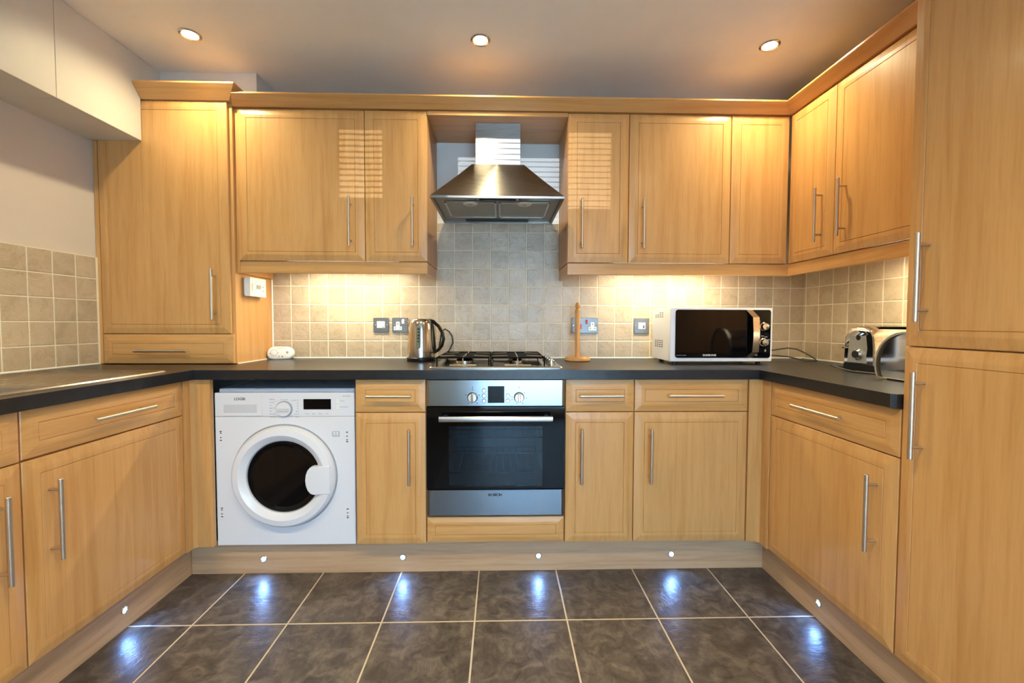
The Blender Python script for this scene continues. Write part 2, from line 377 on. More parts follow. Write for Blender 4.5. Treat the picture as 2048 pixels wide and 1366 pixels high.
# boiler cabinet standing on the worktop
t = thing('boiler_cabinet', 'tall beech boiler cabinet standing on the worktop, under the white bulkhead', 'cabinet', (-1.572, -.355, 0))
box('body', 'carcass', t, 0, .627, .0215, .353, .914, 2.137)
box('side_panel', 'woodv', t, .6095, .628, .0205, .354, .9135, 2.139, bev=.001)
box('filler', 'woodv', t, .0, .017, .004, .0205, .9135, 2.137)
front(t, 'door', .019, 1.0565, .5935, 1.0815, ('v', .5475, 1.2405, .237))
front(t, 'drawer', .019, .9145, .604, .139, ('h', .3065, .976, .241), 'woodh')
prof = [(.02, 2.140), (-.003, 2.140), (-.050, 2.193), (-.050, 2.200), (.02, 2.200)]    # out, z
r1 = [(.2285, y, z) for y, z in prof]; r2 = [(.628-y if y < .01 else .608, y, z) for y, z in prof]; r3 = [(.628-y if y < .01 else .608, .335, z) for y, z in prof]
MB().loft([r1, r2, r3]).build('cornice', 'woodh', t)
# wall cabinets
YW, ZW0, ZW1 = -.33, 1.405, 2.122
def wall_unit(label, loc, rz, w, hs, depth=.325, blank=False):
    t = thing('wall_cabinet', label, 'cabinet', loc, rz)
    box('body', 'carcass', t, .0005, w-.0005, .0215, depth, ZW0, ZW1-.002)
    front(t, 'door', GB, ZW0+.001, w-2*GB, ZW1-ZW0-.004, None if blank else ('v', .066 if hs < 0 else w-.066, 1.588, .236))
    return t
wall_unit('wide wall cabinet above the kettle side worktop, next to the boiler cabinet', (-.929, YW, 0), 0, .598, 1)
wall_unit('narrow wall cabinet next to the cooker hood, on the kettle side', (-.331, YW, 0), 0, .298, 1)
wall_unit('narrow wall cabinet next to the cooker hood, on the paper towel holder side', (.643, YW, 0), 0, .298, -1)
wall_unit('wide wall cabinet directly above the microwave', (.941, YW, 0), 0, .501, -1)
wall_unit('blank corner wall cabinet without a handle', (1.442, YW, 0), 0, .2865, 1, blank=True)
wall_unit('narrow wall cabinet in the corner above the toaster run', (1.7275, -.3305, 0), -PI/2, .2905, 1, .32)
wall_unit('wide wall cabinet above the toaster, next to the tall larder unit', (1.7275, -.621, 0), -PI/2, .634, -1, .32)
tag(box('bridging_panel', 'woodh', None, -.0325, .6425, -.326, -.002, 2.102, 2.120), 'horizontal beech bridging panel above the chimney hood', 'panel')
tag(MB().box(-.9435, -.9295, -.318, -.003, 1.347, 2.119).build('filler_strip', 'woodv'), 'slim beech filler strip between boiler cabinet and wall cabinet', 'filler strip')
# cornice over the wall cabinets
cp = [(.03, 2.124), (-.004, 2.124), (-.050, 2.163), (-.050, 2.170), (.03, 2.170)]
t = thing('cornice', 'angled beech cornice running along the top of the wall cabinets', 'cornice', (0, 0, 0))
rA = [(-.9425+max(0, z-2.140)*.89, YW+y, z) for y, z in cp]; rB = [(1.7275+y, YW+y, z) for y, z in cp]; rC = [(1.7275+y, -1.254, z) for y, z in cp]
MB().loft([rA, rB]).build('cornice_length', 'woodh', t)
MB().loft([rB, rC]).build('cornice_length', 'wooddp', t)
# light pelmets under the wall cabinets
def pelmet(label, pts):   # mitred board following pts (outer face)
    t = thing('light_pelmet', label, 'pelmet', (0, 0, 0))
    g = MB()
    for (x0, y0, x1, y1) in pts: g.box(min(x0, x1), max(x0, x1), min(y0, y1), max(y0, y1), 1.347, 1.4035, bev=.002)
    return t, g
t, g = pelmet('beech light pelmet under the wall cabinets above the kettle', [(-.929, -.319, -.035, -.301)]); g.build('pelmet_board', 'woodh', t)
box('pelmet_return', 'wooddp', t, -.053, -.035, -.3005, -.016, 1.347, 1.4035, bev=.002)
t, g = pelmet('beech light pelmet under the wall cabinets above microwave and toaster', [(.645, -.319, 1.7385, -.301)]); g.build('pelmet_board', 'woodh', t)
box('pelmet_return', 'wooddp', t, .645, .663, -.3005, -.016, 1.347, 1.4035, bev=.002)
box('pelmet_board', 'wooddp', t, 1.739, 1.757, -1.254, -.301, 1.347, 1.4035, bev=.002)

# worktop
t = thing('worktop', 'U shaped black slate effect worktop with square edges', 'worktop', (0, 0, .871))
def slab(poly, hole=None):
    g = MB(); n = len(poly); z0, z1 = 0, .040; b = .003
    vt = [g.bm.verts.new((x, y, z1)) for x, y in poly]; vb = [g.bm.verts.new((x, y, z0)) for x, y in poly]
    for i in range(n): j = (i+1) % n; g.bm.faces.new((vb[i], vb[j], vt[j], vt[i]))
    if hole:
        x0, x1, y0, y1 = hole; H = [(x0, y0), (x1, y0), (x1, y1), (x0, y1)]
        ht = [g.bm.verts.new((x, y, z1)) for x, y in H]; hb = [g.bm.verts.new((x, y, z0)) for x, y in H]
        for i in range(4): j = (i+1) % 4; g.bm.faces.new((hb[j], hb[i], ht[i], ht[j]))
        for vv, hh in ((vt, ht), (vb, hb)):
            for i in range(4): j = (i+1) % 4; g.bm.faces.new((vv[i], vv[j], hh[j], hh[i]))
    else: g.bm.faces.new(vt); g.bm.faces.new(vb[::-1])
    return g
XLE, XRE, YE = -.960, 1.4335, -.612
slab([(XL+.001, -.001), (XL+.001, YE-.0005), (XLE-.03, YE-.0005), (XLE-.0005, YE-.0305), (XLE-.0005, YE-.03), (XLE+.03, YE), (XRE-.018, YE), (XRE, YE-.018), (XRE+.0003, YE), (XR-.001, YE), (XR-.001, -.001)][:3]+[(XLE, YE), (XRE, YE), (XR-.001, YE), (XR-.001, -.001)]).build('worktop_length', 'worktop', t)
slab([(XL+.001, -1.858), (XLE, -1.858), (XLE, YE-.0008), (XL+.001, YE-.0008)], (-1.505, -1.035, -1.605, -.672)).build('worktop_length', 'worktop', t)
slab([(XRE, YE-.0008), (XRE, -1.245), (XRE+.012, -1.2545), (XR-.001, -1.2545), (XR-.001, YE-.0008)]).build('worktop_length', 'worktop', t)

# ------------------------------------------------------------------ sink
t = thing('sink', 'stainless steel inset sink with bowl and ribbed drainer, set in the worktop', 'sink', (0, 0, .911))
X0, X1, Y0, Y1 = -1.52, -1.022, -1.62, -.655
def rr(x0, x1, y0, y1, r, z, n=6): return [(p[0], p[1], z) for p in rrect(x1-x0, y1-y0, r, n, (x0+x1)/2, (y0+y1)/2)]
bx0, bx1, by0, by1 = -1.475, -1.075, -1.56, -1.02; zt = -.007
g = MB(); g.loft([rr(X0, X1, Y0, Y1, .03, .0005), rr(X0+.002, X1-.002, Y0+.002, Y1-.002, .03, .005), rr(X0+.014, X1-.014, Y0+.014, Y1-.014, .025, .0055),
                  rr(X0+.028, X1-.028, Y0+.028, Y1-.028, .022, zt), rr(bx0-.012, bx1+.012, by0-.012, by1+.012, .07, zt-.001)], cap=False)
g.build('rim', 'sink', t, smooth=50)
g = MB(); g.loft([rr(bx0-.012, bx1+.012, by0-.012, by1+.012, .07, zt-.001), rr(bx0, bx1, by0, by1, .065, -.014), rr(bx0+.012, bx1-.012, by0+.012, by1-.012, .06, -.12), rr(bx0+.04, bx1-.04, by0+.04, by1-.04, .05, -.15)], cap=False)
g.bm.verts.ensure_lookup_table(); g.bm.faces.new(g.bm.verts[-28:]); g.build('bowl', 'sink', t, smooth=50)
MB().lathe([(.04, -.149), (.036, -.147), (.02, -.149)], ((bx0+bx1)/2, (by0+by1)/2, 0), n=24).build('drain', 'chrome', t, smooth=40)
for k in range(7):
    x = -1.42+.055*k; MB().tube([(x, -.975, -.013), (x, -.955, -.0105), (x, -.76, -.0105), (x, -.74, -.013)], .005, 8).build('drainer_rib', 'sink', t, smooth=60)

# ------------------------------------------------------------------ washing machine
S = (2.4604-.567)/(2.4604-.6)
wx = lambda x: .3214+(x-.3214)*S
wz = lambda z: 1.1099+(z-1.1099)*S
YM = -.567
wa, wbx, z0, z1 = wx(-.883), wx(-.3005), wz(.160), wz(.814)
t = thing('washing_machine', 'white front loading washing machine under the worktop', 'washing machine', (0, YM, 0))
box('body', 'white', t, wa+.006, wbx-.006, .020, .52, z0+.006, z1+.016, bev=.004)
box('front_panel', 'white', t, wa, wbx, 0, .0195, z0, wz(.712), bev=.003, seg=2)
cpn = box('control_panel', 'white', t, wa, wbx, 0, .0195, wz(.7125), z1, bev=.003, seg=2)
# detergent drawer
dx0, dx1 = wx(-.868), wx(-.685)
dr = box('detergent_drawer', 'white', t, dx0, dx1, -.0025, .0, wz(.716), wz(.808), bev=.001)
g = MB(); X0, X1, Z0, Z1 = wx(-.844), wx(-.706), wz(.730), wz(.765)
g.loft([[(X0, -.0028, Z0), (X1, -.0028, Z0), (X1, -.0028, Z1), (X0, -.0028, Z1)], [(X0+.004, -.0032, Z0+.003), (X1-.002, -.0032, Z0+.003), (X1-.002, -.0032, Z1-.002), (X0+.018, -.0032, Z1-.002)]]); g.build('finger_grip', 'greyl', dr)
text('lettering', 'LOGIK', .0165, dr, (wx(-.776), -.0027, wz(.788)), 'ink', bold=.0003)
dc = (wx(-.5935), wz(.745))
dl = MB().lathe([(.0345, 0), (.0345, .004), (.032, .005)], (dc[0], 0, dc[1]), '-y', 36).build('dial', 'grey', t, smooth=30)
MB().lathe([(.0315, .004), (.031, .010), (.029, .012)], (dc[0], 0, dc[1]), '-y', 36).build('dial_cap', 'white', dl, smooth=30)
box('dial_grip', 'greyl', dl, dc[0]-.024, dc[0]+.024, -.0165, -.011, dc[1]-.010, dc[1]+.004, bev=.002)
box('dial_marker', 'inkw', dl, dc[0]-.026, dc[0]-.018, -.0175, -.0165, dc[1]-.010, dc[1]-.004)
box('display', 'screen', t, wx(-.513), wx(-.398), -.0015, .001, wz(.743), wz(.787), bev=.0008)
for i, (s, c) in enumerate((('ReFresh', 'inkr'), ('Cotton', 'inkl'), ('Eco', 'inkl'), ('Baby Care', 'inkl'), ('Mix', 'inkl'), ('Wool 30', 'inkl'), ('Delicates', 'inkl'))):
    text('lettering', s, .0068, t, (wx(-.655), -.0003, wz(.786-.0125*i)), c, align='LEFT')
for i, s in enumerate(('Cotton 15', '60\'', '30\'', '15\'', 'Spin', 'Dry 60', 'Rinse')):
    text('lettering', s, .0068, t, (wx(-.533), -.0003, wz(.782-.0118*i)), 'inkl', align='RIGHT')
for x, w in ((-.613, -.025), (-.573, .018)):
    for k in range(6):
        box('dial_line', 'inkl', t, *sorted((wx(x), wx(x+w))), -.0004, .0005, wz(.778-.0124*k), wz(.778-.0124*k)+.0005)
text('lettering', 'Cottons 40', .0068, t, (wx(-.594), -.0003, wz(.7845)), 'inkl'); text('lettering', 'Off', .0068, t, (wx(-.5925), -.0003, wz(.7055+.0095)), 'inkl')
for i, s in enumerate(('Temp', 'Spin', 'Delay', 'Dry')): text('lettering', s, .0068, t, (wx(-.500+.0285*i), -.0003, wz(.7245)), 'inkl')
text('lettering', 'L814WD20', .0075, t, (wx(-.333), -.0003, wz(.799)), 'inkl', align='CENTER')
text('lettering', 'Power', .0075, t, (wx(-.350), -.0003, wz(.779)), 'inkl'); text('lettering', 'Start/Pause', .0075, t, (wx(-.342), -.0003, wz(.7535)), 'inkl')
for z in (.778, .752): box('push_button', 'whitep', t, wx(-.377), wx(-.361), -.002, .001, wz(z-.0105), wz(z+.0105), bev=.001)
# porthole
ox, oz, R = wx(-.5955), wz(.459), .224
MB().lathe([(R+.002, 0), (R+.001, .0015), (R-.004, .0015)], (ox, 0, oz), '-y', 64).build('door_seal', 'grey', t, smooth=30)
dn = MB().lathe([(R-.004, .001), (R-.006, .018), (R-.016, .030), (R-.040, .034), (R-.048, .030), (R-.066, .016), (R-.068, .008), (R-.0705, .006)], (ox, 0, oz), '-y', 72, cap=False).build('door', 'white', t, smooth=35)
MB().lathe([(.1545, .010), (.150, .014), (.135, .012), (.110, -.004), (.085, -.006), (.04, -.002), (.001, 0)], (ox, 0, oz), '-y', 64).build('porthole_glass', 'black', dn, smooth=40)
MB().lathe([(.103, -.004), (.107, .002), (.111, -.002), (.107, -.006)], (ox, 0, oz), '-y', 64, cap=False).build('inner_ring', 'greyl', dn, smooth=40)
hp = []
for k in range(9): a = PI/2+PI*k/8; hp.append((ox+.135+.034*math.cos(a), oz-.010+.061*math.sin(a)))
hp += [(ox+.205, oz-.068), (ox+.205, oz+.050)]
g = MB(); g.loft([[(x, -.012, z) for x, z in hp], [(x, -.034, z) for x, z in hp], [(ox+.14+(x-ox-.14)*.94, -.0365, oz+(z-oz)*.96) for x, z in hp]]); g.build('door_handle', 'white', dn, smooth=30)
for x, zz in ((-.860, (.650, .643, .624, .6125)), (-.332, (.645, .628, .6125, .6045)), (-.862, (.322, .314, .297, .285)), (-.333, (.314, .297, .283, .276))):
    for i, z in enumerate(zz):
        w = .0045 if i in (0, 3) else .003
        box('hinge_hole', 'ink', t, wx(x)-w, wx(x)+w, -.0004, .0005, wz(z)-.0022, wz(z)+.0022)
g = MB(); bx_, bz_ = wx(-.379), wz(.640)
for s in (-1, 1):
    g.box(bx_+s*.0068-.0058, bx_+s*.0068+.0058, -.0004, .0005, bz_-.010, bz_-.0085).box(bx_+s*.0068-.0058, bx_+s*.0068+.0058, -.0004, .0005, bz_+.0085, bz_+.010)
    for q in (-.0058, .0044): g.box(bx_+s*.0068+q, bx_+s*.0068+q+.0014, -.0004, .0005, bz_-.010, bz_+.010)
    g.box(bx_+s*.0145-.001, bx_+s*.0145+.001, -.0004, .0005, bz_-.013, bz_+.008)
g.box(bx_-.0155, bx_+.0155, -.0004, .0005, bz_-.0135, bz_-.0115); g.build('manual_symbol', 'inkl', t)

# ------------------------------------------------------------------ oven
t = thing('oven', 'stainless steel and black glass built-in electric oven', 'oven', (0, -.6, 0))
box('body', 'cavity', t, .020, .580, .030, .54, .735, .865)
def pillow(z0, z1, nx=1):
    g = MB(); e = .012
    g.loft([[(.004, .030, z0), (.596, .030, z0), (.596, .030, z1), (.004, .030, z1)], [(.004, .006, z0), (.596, .006, z0), (.596, .006, z1), (.004, .006, z1)],
            [(.006, .003, z0+.002), (.594, .003, z0+.002), (.594, .003, z1-.002), (.006, .003, z1-.002)],
            [(.004+e, 0, z0+.003), (.596-e, 0, z0+.003), (.596-e, 0, z1-.003), (.004+e, 0, z1-.003)]]); return g
cp_ = pillow(.7535, .869).build('control_panel', 'steel', t)
for kx in (.2, .399):
    k = MB().lathe([(.0215, -.001), (.0215, .004), (.0195, .006), (.019, .018), (.0175, .020)], (kx, 0, .793), '-y', 36).build('knob', 'satin', t, smooth=30)
    box('knob_grip', 'chrome', k, kx-.005, kx+.005, -.031, -.018, .774, .812, bev=.003, seg=2)
    MB().lathe([(.0225, .0002), (.0225, .001), (.0205, .001)], (kx, 0, .793), '-y', 36).build('knob_ring', 'dark', k)
box('display', 'screen', t, .2655, .336, -.002, .001, .769, .841, bev=.001)
for x, z in ((.2495, .8225), (.2495, .800), (.2495, .778), (.351, .800), (.351, .778)):
    b = MB().lathe([(.0085, -.001), (.0085, .002), (.007, .0035)], (x, 0, z), '-y', 20).build('push_button', 'satin', t, smooth=30)
    MB().lathe([(.0092, .0002), (.0092, .0008), (.0084, .0008)], (x, 0, z), '-y', 20).build('button_ring', 'dark', b)
for x, z in ((.2, .8365), (.2, .826), (.229, .803), (.172, .803), (.219, .768), (.182, .768), (.399, .836), (.423, .812), (.431, .789), (.369, .794), (.369, .783), (.389, .766), (.415, .767)):
    box('panel_mark', 'ink', t, x-.0018, x+.0018, -.0006, .0006, z-.0018, z+.0018)
# door: black glass frame around a tinted window
dz0, dz1 = .3965, .7515
d = MB()
for q in ((.004, .098, dz0, dz1), (.502, .596, dz0, dz1), (.098, .502, .668, dz1), (.098, .502, dz0, .406)): d.box(q[0], q[1], .002, .026, q[2], q[3])
d = d.build('door', 'black', t)
box('window', 'ovenglass', d, .098, .502, .002, .006, .406, .668)
hb = MB(); hb.loft([[(x, -.046+p[0], .709+p[1]) for p in rrect(.014, .025, .006, 4)] for x in (.0635, .5385)]); hb = hb.build('handle', 'satin', d, smooth=40)
for x in (.085, .517): box('handle_post', 'dark', hb, x-.010, x+.010, -.040, .0015, .701, .716, bev=.003)
cv = MB()
for q in ((.085, .515, .50, .505, .40, .70), (.080, .085, .03, .505, .40, .70), (.515, .520, .03, .505, .40, .70), (.085, .515, .03, .505, .395, .40), (.085, .515, .03, .505, .70, .705)): cv.box(*q)
cv.build('cavity', 'oveninside', t)
def rack(z, n):
    g = MB()
    for y in (.06, .46): g.tube([(.088, y, z), (.512, y, z)], .0028, 6)
    for k in range(n): x = .10+.40*k/(n-1); g.tube([(x, .06, z+.003), (x, .46, z+.003)], .0015, 5)
    return g.build('wire_rack', 'rack', t)
rack(.605, 11); rack(.448, 13)
for z in (.64, .54): MB().tube([(.088, .06, z), (.512, .06, z)], .0014, 6).build('rail', 'rack', t)
pillow(.2785, .3945).build('lower_panel', 'steel', t)
text('lettering', 'BOSCH', .0145, t, (.297, -.0003, .370), 'dark', bold=.0006, sx=1.25)

# ------------------------------------------------------------------ cooker hood
t = thing('cooker_hood', 'stainless steel chimney cooker hood hanging above the gas hob', 'cooker hood', (0, 0, 0))
hx0, hx1, hy, hz = .007, .603, -.500, 1.663
R4 = lambda a, b, y0, y1, z: [(a, y0, z), (b, y0, z), (b, y1, z), (a, y1, z)]
g = MB()
rings = [R4(hx0+.012, hx1-.012, hy+.012, -.014, hz+.012), R4(hx0+.012, hx1-.012, hy+.012, -.014, hz), R4(hx0, hx1, hy, -.010, hz), R4(hx0, hx1, hy, -.010, hz+.010)]
for k in range(1, 7):
    f = k/6; c = f-.012*math.sin(PI*f)
    rings.append(R4(hx0+(.176-hx0)*f, hx1+(.434-hx1)*f, hy+(-.262-hy)*f, -.010, hz+.010+(.222)*c))
g.loft(rings, cap=False); g.build('canopy', 'hood', t, smooth=20)
box('chimney', 'hood', t, .193, .417, -.250, -.010, 1.890, 2.1015, bev=.001)
ub = box('underside_panel', 'filt', t, hx0+.013, hx1-.013, hy+.013, -.015, hz+.010, hz+.014)
for a, b in ((.060, .298), (.310, .548)):
    f = box('grease_filter', 'filt', t, a, b, -.418, -.125, hz+.004, hz+.009, bev=.001)
    for q in ((a, a+.008, -.418, -.125), (b-.008, b, -.418, -.125), (a, b, -.418, -.410), (a, b, -.133, -.125)): box('filter_frame', 'satin', f, q[0], q[1], q[2], q[3], hz+.002, hz+.0045)
for x in (.178, .430): 
    l = MB().lathe([(.034, hz+.0035), (.034, hz+.001), (.028, hz-.002)], (x, -.395, 0), n=24).build('lamp_lens', 'frost', t, smooth=40)
    box('lens_slot', 'dark', l, x-.010, x+.010, -.399, -.394, hz-.003, hz-.0015)
c = box('control_strip', 'dark', t, .222, .388, -.464, -.448, hz+.001, hz+.009)
for x in (.205, .405): MB().lathe([(.004, hz+.009), (.004, hz+.004), (.002, hz+.003)], (x, -.456, 0), n=10).build('screw', 'dark', t)
box('rear_vent', 'dark', t, .13, .47, -.055, -.030, hz+.003, hz+.009)

# ------------------------------------------------------------------ gas hob
t = thing('gas_hob', 'stainless steel four burner gas hob set in the worktop', 'hob', (0, 0, .911))
g = MB(); g.loft([rr(.010, .592, -.565, -.055, .012, .0003), rr(.010, .592, -.565, -.055, .012, .004), rr(.014, .588, -.561, -.059, .012, .009), rr(.024, .578, -.551, -.069, .012, .0095), rr(.034, .568, -.541, -.079, .012, .0065)]); g.build('hob_plate', 'satin', t, smooth=30)
for bx_, by_, r in ((.148, -.375, .042), (.148, -.175, .030), (.398, -.375, .024), (.398, -.175, .036)):
    b = MB().lathe([(r*1.25, .006), (r*1.25, .010), (r, .011), (r, .021), (r*.9, .022)], (bx_, by_, 0), n=28).build('burner', 'satin', t, smooth=35)
    MB().lathe([(r*.92, .022), (r*.92, .026), (r*.8, .029)], (bx_, by_, 0), n=28).build('burner_cap', 'iron', b, smooth=35)
for sx0, sx1 in ((.030, .266), (.276, .520)):
    ps = MB(); zt = .041
    ps.tube([(sx0, -.466, zt), (sx1, -.466, zt)], .0035, 8); ps.tube([(sx0, -.085, zt), (sx1, -.085, zt)], .0035, 8)
    for x in (sx0, sx1): ps.tube([(x, -.466, .007), (x, -.466, zt), (x, -.085, zt), (x, -.085, .007)], .0035, 8)
    ps = ps.build('pan_support', 'iron', t, smooth=40)
    mx = (sx0+sx1)/2
    g = MB()
    for q in ((-.466, -.43), (-.35, -.25), (-.145, -.085)): g.tube([(mx, q[0], zt), (mx, q[1], zt+.003)], .003, 6)
    for y in (-.375, -.175):
        for s in (-1, 1): g.tube([(mx+s*.118, y, zt), (mx+s*.045, y, zt+.003)], .003, 6)
    g.tube([(mx, -.466, .007), (mx, -.466, zt)], .003, 6); g.tube([(mx-.06, -.466, .0075), (mx+.06, -.466, .0075)], .003, 6)
    g.build('support_finger', 'handle', ps, smooth=40)
    box('enamel_sheet', 'iron', ps, sx0+.004, sx1-.004, -.464, -.088, zt-.004, zt-.001)
for k in range(4):
    y = -.185-.085*k
    kb = MB().lathe([(.021, .0065), (.021, .009), (.0175, .011), (.016, .026), (.014, .028)], (.555, y, 0), n=24).build('control_knob', 'satin', t, smooth=35)
    box('knob_grip', 'chrome', kb, .552, .558, y-.015, y+.015, .027, .034, bev=.0015)

# ------------------------------------------------------------------ kettle
t = thing('kettle', 'brushed steel jug kettle with black handle, beside the hob', 'kettle', (-.100, -.145, .911))
MB().lathe([(.072, 0), (.074, .004), (.074, .017), (.070, .021)], n=40).build('base', 'dark', t, smooth=40)
pf = [(.0715, .021), (.0715, .040), (.070, .090), (.066, .150), (.0605, .195), (.057, .208), (.052, .216)]
MB().lathe(pf, n=48).build('body', 'ksteel', t, smooth=40)
MB().lathe([(.0525, .2155), (.050, .2185), (.030, .2205), (.001, .221)], n=40).build('lid', 'ksteel', t, smooth=50)
g = MB(); g.loft([[(-.050, -.018, .185), (-.050, .018, .185), (-.056, 0, .160)], [(-.074, -.010, .214), (-.074, .010, .214), (-.078, 0, .205)]]); g.build('spout', 'ksteel', t, smooth=60)
def strip(path, w, h, n=8):
    pts = [Vector(p) for p in path]; rings = []
    for i, p in enumerate(pts):
        tt = (pts[min(i+1, len(pts)-1)]-pts[max(i-1, 0)]).normalized(); nn = Vector((tt.z, 0, -tt.x))
        rings.append([p+nn*(h*math.cos(2*PI*k/n))+Vector((0, w*math.sin(2*PI*k/n), 0)) for k in range(n)])
    return rings
g = MB(); g.loft(strip([(.040, 0, .214), (.064, 0, .208), (.092, 0, .182), (.112, 0, .148), (.119, 0, .115), (.110, 0, .080), (.092, 0, .058), (.064, 0, .042)], .012, .0085))
g.loft(strip([(.054, 0, .208), (.062, 0, .180), (.068, 0, .120), (.072, 0, .070), (.068, 0, .038)], .014, .007)); g.build('handle', 'dark', t, smooth=60)
a = -PI/2-.05
g = MB(); g.loft([[(p[0]*.5, -.0745+(.012*(p[1]+.055)/.11), .125+p[1]) for p in rrect(.044, .112, .010, 4)], [(p[0]*.42, -.0775+(.012*(p[1]+.055)/.11), .125+p[1]*.97) for p in rrect(.044, .112, .010, 4)]])
wg = g.build('water_gauge', 'gauge', t, smooth=40)
for k in range(5): box('gauge_mark', 'dark', wg, -.004, .004, -.0780+.012*(.015+.018*k)/.11, -.0760+.012*(.015+.018*k)/.11, .100+.016*k, .107+.016*k)
MB().tube([(.045, .055, .008), (.075, .095, .006), (.105, .108, .018), (.135, .108, .048), (.156, .106, .090), (.152, .106, .125), (.135, .106, .152), (.112, .108, .166), (.092, .112, .150), (.078, .114, .05)], .0038, 8).build('power_cord', 'dark', t, smooth=60)

# ------------------------------------------------------------------ kitchen roll holder
t = thing('kitchen_roll_holder', 'turned wooden kitchen roll holder with round base and no roll', 'holder', (.727, -.150, .911))
MB().lathe([(.064, 0), (.068, .004), (.068, .012), (.062, .020), (.020, .022)], n=40).build('base', 'turned', t, smooth=40)
MB().lathe([(.0135, .021), (.0135, .250), (.012, .256), (.0145, .262), (.013, .270), (.010, .274)], n=24).build('pole', 'turned', t, smooth=40)
MB().lathe([(.006, .272), (.010, .280), (.0135, .290), (.0125, .300), (.008, .307), (.002, .310)], n=24).build('finial', 'turned', t, smooth=60)

# ------------------------------------------------------------------ microwave
t = thing('microwave', 'white microwave oven with black glass front and two dials', 'microwave', (1.140, -.365, .911))
W, H, Dp, zf = .502, .262, .26, .014
box('body', 'white', t, .003, W-.003, .020, Dp, zf, zf+H-.002, bev=.003, seg=2)
g = MB(); g.loft([[(W/2+p[0], y, zf+H/2+p[1]) for p in rrect(W, H, .005, 3)] for y in (.022, .004)]+[[(W/2+p[0], 0, zf+H/2+p[1]) for p in rrect(W-.006, H-.006, .004, 3)]]); fr = g.build('front_frame', 'white', t, smooth=30)
fa, fb, fz0, fz1 = .024, .491, zf+.019, zf+.252
def fp(x0, x1, name, mat, y=-.003, r=.012):
    g = MB(); w, h = x1-x0, fz1-fz0
    g.loft([[((x0+x1)/2+p[0], yy, (fz0+fz1)/2+p[1]) for p in rrect(w, h, r, 5)] for yy in (.001, y)]); return g.build(name, mat, t, smooth=30)
dm = fp(fa, .392, 'door', 'black'); fp(.3925, fb, 'control_fascia', 'black')
hp = [(.366, fz0+.001), (.387, fz0+.030), (.389, fz0+.10), (.389, fz1-.10), (.387, fz1-.036), (.368, fz1-.001)]
g = MB(); rings = []
for i, (x, z) in enumerate(hp):
    y = (-.004, -.030, -.034, -.034, -.030, -.004)[i]; w = .030
    rings.append([(x, y, z), (x+w, y-.002, z), (x+w, y+.006, z), (x, y+.006, z)])
g.loft(rings); g.build('door_handle', 'satin', dm, smooth=25)
for i, z in enumerate((zf+.171, zf+.095)):
    k = MB().lathe([(.020, -.001), (.020, .002), (.0165, .003), (.0165, .019), (.0155, .021), (.001, .0215)], (.4555, -.003, z), '-y', 36).build('dial', 'chrome', t, smooth=30)
    MB().lathe([(.021, 0), (.021, .0022), (.0195, .0022)], (.4555, -.003, z), '-y', 36, cap=False).build('dial_ring', 'dark', k)
    for j in range(5 if i else 2):
        a = PI-.25-j*(.62 if i else .8); text('lettering', ('100W', '300W', '450W', '600W', '800W')[j] if i else ('min', '5')[j], .006, t, (.4525+.030*math.cos(a), -.0033, z+.030*math.sin(a)), 'inkw')
text('lettering', 'SAMSUNG', .0125, t, (.192, -.0033, fz0+.0125), 'inkw', bold=.0003, sx=1.15)
text('lettering', 'ceramic inside', .0085, t, (.054, -.0033, fz0+.0125), 'inkl')
text('lettering', '23L', .010, t, (.4215, -.0033, fz0+.014), 'inkl', bold=.0003)
g = MB().box(.4625, .4705, -.0033, -.0028, fz0+.030, fz0+.041); g.build('symbol', 'inkl', t)
for zz, nr in ((zf+.222, 3), (zf+.075, 4)):
    for r_ in range(nr):
        for c_ in range(4):
            if nr == 3 and r_ == 0 and c_ > 1: continue
            y = .105+.030*c_; box('vent_slot', 'ink', t, .0024, .0032, y, y+.020, zz+.010*(nr/2-r_), zz+.010*(nr/2-r_)+.004)
for x in (.04, W-.04):
    for y in (.05, Dp-.04): MB().cyl((x, y, 0), (x, y, zf+.003), .012, 14).build('foot', 'dark', t)
cz = .003
MB().tube([(.49, .255, .05), (.60, .285, .045), (.695, .285, .054), (.768, .285, .065), (.815, .28, .06), (.847, .25, .038), (.862, .20, .012), (.851, .172, .0045), (.82, .168, .0045), (.79, .18, .0045), (.745, .24, .02), (.69, .285, .024), (.60, .30, .02)], .0035, 8).build('power_cord', 'cord', t, smooth=60)

# ------------------------------------------------------------------ toaster
t = thing('toaster', 'chrome toaster with dial on its end, by the tiled corner', 'toaster', (1.795, -.695, .911), 0)
def tprof(w, h, r=.05):   # toaster end outline (y,z)
    pts = [(-w/2, 0), (w/2, 0), (w/2*.98, h*.45)]
    for k in range(7): a = PI/2*k/6; pts.append((w/2*.93-r+r*math.cos(a), h-r+r*math.sin(a)))
    for k in range(7): a = PI/2+PI/2*k/6; pts.append((-w/2*.93+r+r*math.cos(a), h-r+r*math.sin(a)))
    pts.append((-w/2*.98, h*.45)); return pts
P0 = tprof(.156, .158)
g = MB(); sc = lambda k, x, dz=0: [(x, p[0]*k, .030+dz+(p[1]-.0)*k) for p in P0]
g.loft([sc(.93, 0, .004), sc(.985, .004, .001), sc(1, .012), sc(1, .225), sc(.97, .236)]); g.build('body', 'chrome', t, smooth=35)
MB().loft([[(x, p[0], p[1]) for p in ((-.079, .006), (.079, .006), (.078, .032), (-.078, .032))] for x in (.002, .236)]).build('base', 'dark', t)
pp = [(-.055, .006), (.045, .006), (.040, .035), (.044, .065), (.036, .118), (-.044, .118)]
g = MB(); g.loft([[(x, -p[0], .033+p[1]) for p in pp] for x in (-.001, .001)]); pn = g.build('end_panel', 'panelst', t)
MB().lathe([(.023, .0005), (.023, .005), (.018, .012), (.0165, .012)], (-.001, 0, .074), '-x', 30).build('dial', 'chrome', pn, smooth=30)
